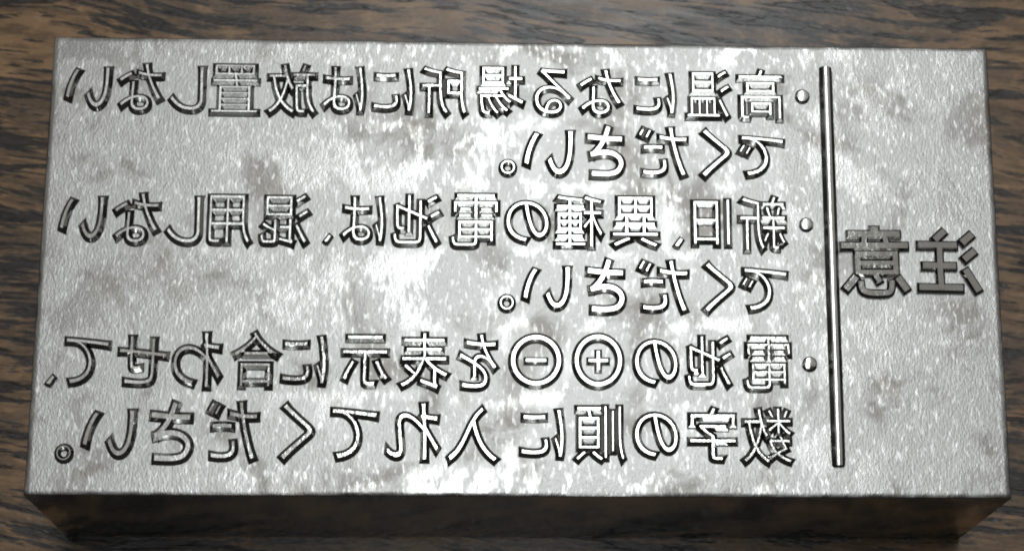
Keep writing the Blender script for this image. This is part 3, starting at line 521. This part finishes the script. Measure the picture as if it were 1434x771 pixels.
# strokes of the two heavy heading characters, in the plane of the block: centre line, half width
HEADING_FRAME = {"注": (886.5, 1293.5, 518.5, 101.5), "意": (381.5, 813.5, 533.5, 86.5)}
HEADING_STROKES = {
    "注": [([(1035, 190), (1032, 350), (1036, 505)], 18), ([(892, 205), (1150, 208)], 19), ([(918, 343), (1138, 345)], 19),
          ([(888, 488), (1180, 492)], 20), ([(1072, 112), (1005, 172)], 21), ([(1256, 132), (1186, 190)], 22),
          ([(1268, 244), (1196, 302)], 22), ([(1202, 368), (1286, 512)], 21)],
    "意": [([(602, 84), (602, 132)], 26), ([(424, 134), (770, 130)], 19), ([(378, 212), (822, 208)], 19), ([(536, 140), (526, 206)], 17),
          ([(668, 138), (680, 206)], 17), ([(484, 250), (484, 400)], 17), ([(736, 250), (736, 400)], 17), ([(474, 265), (746, 263)], 15),
          ([(490, 326), (732, 325)], 14), ([(474, 388), (746, 386)], 15), ([(470, 418), (398, 502)], 22), ([(748, 420), (808, 506)], 21),
          ([(596, 396), (628, 452)], 17), ([(500, 446), (508, 500), (548, 522), (620, 526), (684, 520), (704, 490), (708, 440)], 17)],
}


def heading_glyph(ch, box):
    f = HEADING_FRAME[ch]
    bm = None
    for k, (line, hw) in enumerate(HEADING_STROKES[ch]):
        pts = [Vector((box[0] + (x - f[0]) / (f[1] - f[0]) * (box[1] - box[0]),
                       box[2] + (y - f[2]) / (f[3] - f[2]) * (box[3] - box[2]))) for x, y in line]
        if len(pts) > 2:
            pts = smooth_line(pts, 5)
        b = curve_mesh([('P', stroke(pts, hw * 0.0079))], 0.25 - 0.003 * k, 0.11)
        bm = b if bm is None else join_bm(bm, b)
    return bm


def glyph(ch, box, heavy=False):
    if heavy:
        return heading_glyph(ch, box)
    if ch == "さ":
        src = (158, 862, -42, 798)
        bar = stroke([(190, 590), (500, 596), (845, 625)], 36)
        diag = stroke(smooth_line([(450, 795), (520, 610), (620, 455), (745, 335)], 6), 36)
        arc = stroke(smooth_line([(792, 322), (560, 362), (370, 345), (235, 260), (205, 150), (285, 35), (470, -6), (770, 0)], 7), 36)
        bm = None
        for k, poly in enumerate((diag, arc, bar)):
            b = curve_mesh([('P', [place(p, src, box) for p in poly])], RISE - 0.004 * k, BEVEL)
            bm = b if bm is None else join_bm(bm, b)
        return bm
    src, raw = GLYPHS[ch]
    sp = []
    for s in raw:
        pts = []
        for i in range(0, len(s), 6):
            pts.append(tuple(place((s[i + 2 * k], s[i + 2 * k + 1]), src, box) for k in range(3)))
        sp.append(('B', pts))
    return curve_mesh(sp, RISE, BEVEL, -0.05)


def circle(cx, cy, rx, ry, n=48):
    return ('P', [(cx + rx * math.cos(2 * math.pi * i / n), cy + ry * math.sin(2 * math.pi * i / n)) for i in range(n)])


def rect(x0, x1, y0, y1):
    return ('P', [(x0, y0), (x1, y0), (x1, y1), (x0, y1)])


def dome(box):
    cx, cy = (box[0] + box[1]) / 2, (box[2] + box[3]) / 2
    r = (box[1] - box[0] + box[3] - box[2]) / 4
    bm = bmesh.new()
    cap = 0.76 * r
    prof = [(r * 1.04, -EMBED), (r * 1.02, 0.08)] + [(cap * q, 0.26 - 0.025 * q * q) for q in (1.0, 0.9, 0.8, 0.7, 0.6, 0.5, 0.4, 0.3, 0.2, 0.1)]
    seg = 40
    rings = [[bm.verts.new((cx + q * math.cos(2 * math.pi * i / seg), cy + q * math.sin(2 * math.pi * i / seg), z)) for i in range(seg)] for q, z in prof]
    for k in range(len(rings) - 1):
        for i in range(seg):
            bm.faces.new((rings[k][i], rings[k][(i + 1) % seg], rings[k + 1][(i + 1) % seg], rings[k + 1][i]))
    top = bm.verts.new((cx, cy, 0.26))
    for i in range(seg):
        bm.faces.new((rings[-1][i], rings[-1][(i + 1) % seg], top))
    return bm


for ch, *box in LAYOUT:
    cx, cy = (box[0] + box[1]) / 2, (box[2] + box[3]) / 2
    w, h = box[1] - box[0], box[3] - box[2]
    if ch == "*":
        child("bullet_dot", finish(dome(box), "bullet_dot"))
    elif ch == "。":
        b = curve_mesh([circle(cx, cy, w * 0.375, h * 0.375), circle(cx, cy, w * 0.315, h * 0.315)], RISE, 0.15)
        child("full_stop", finish(b, "full_stop"))
    elif ch == "、":
        pts = [(box[0] + w * 0.22, box[2] + h * 0.08), (box[0] + w * 0.50, box[2] + h * 0.02),
               (box[0] + w * 0.97, box[2] + h * 0.72), (box[0] + w * 0.66, box[2] + h * 0.98), (box[0] + w * 0.05, box[2] + h * 0.20)]
        child("comma", finish(curve_mesh([('P', pts)], RISE, 0.12, -0.05), "comma"))
    elif ch in "+-":
        ring = curve_mesh([circle(cx, cy, w * 0.47, h * 0.47, 72), circle(cx, cy, w * 0.405, h * 0.405, 72)], RISE, BEVEL)
        nm = "circled_plus" if ch == "+" else "circled_minus"
        ro = child(nm, finish(ring, nm))
        t, a = 0.07, w * 0.19
        if ch == "+":
            pl = [('P', [(cx - a, cy - t), (cx - t, cy - t), (cx - t, cy - a), (cx + t, cy - a), (cx + t, cy - t), (cx + a, cy - t),
                         (cx + a, cy + t), (cx + t, cy + t), (cx + t, cy + a), (cx - t, cy + a), (cx - t, cy + t), (cx - a, cy + t)])]
            child("plus_sign", finish(curve_mesh(pl, RISE, 0.13), "plus_sign"), ro)
        else:
            child("minus_sign", finish(curve_mesh([rect(cx - a, cx + a, cy - t, cy + t)], RISE, 0.13), "minus_sign"), ro)
    else:
        heavy = ch in "注意"
        child("raised_character", finish(glyph(ch, box, heavy), "raised_character", True, HEADING if heavy else LETTER), None,
              "large bold raised character right of the vertical bar" if heavy else None)


def divider():
    """Tall rounded bar between the heading and the text, slightly uneven along its length."""
    y0, y1 = -10.62, 11.0
    n = 60
    bm = bmesh.new()
    top = [(x / 100, 0.40 - 0.85 * (x / 100) ** 2) for x in range(-16, 17, 4)]
    prof = [(-0.37, -EMBED), (-0.36, 0.08)] + top + [(0.36, 0.08), (0.37, -EMBED)]
    rows = []
    for j in range(n + 1):
        y = y0 + (y1 - y0) * j / n
        xc = 16.158 + 0.008 * noise.noise(Vector((0.0, y * 0.9, 4.0)))
        e = min(j, n - j)
        k = {0: 0.72, 1: 0.94}.get(e, 1.0)
        zz = {0: 0.55, 1: 0.95}.get(e, 1.0) + 0.02 * noise.noise(Vector((2.0, y * 0.8, 4.0)))
        yy = {0: y, 1: (y0 + 0.07 if j < 5 else y1 - 0.07)}.get(e, y)
        rows.append([bm.verts.new((xc + px * k, yy, pz if pz < 0 else pz * zz)) for px, pz in prof])
    for j in range(n):
        for i in range(len(prof) - 1):
            bm.faces.new((rows[j][i], rows[j][i + 1], rows[j + 1][i + 1], rows[j + 1][i]))
    bm.faces.new(rows[0])
    bm.faces.new(list(reversed(rows[-1])))
    return bm


child("divider_bar", finish(divider(), "divider_bar"))
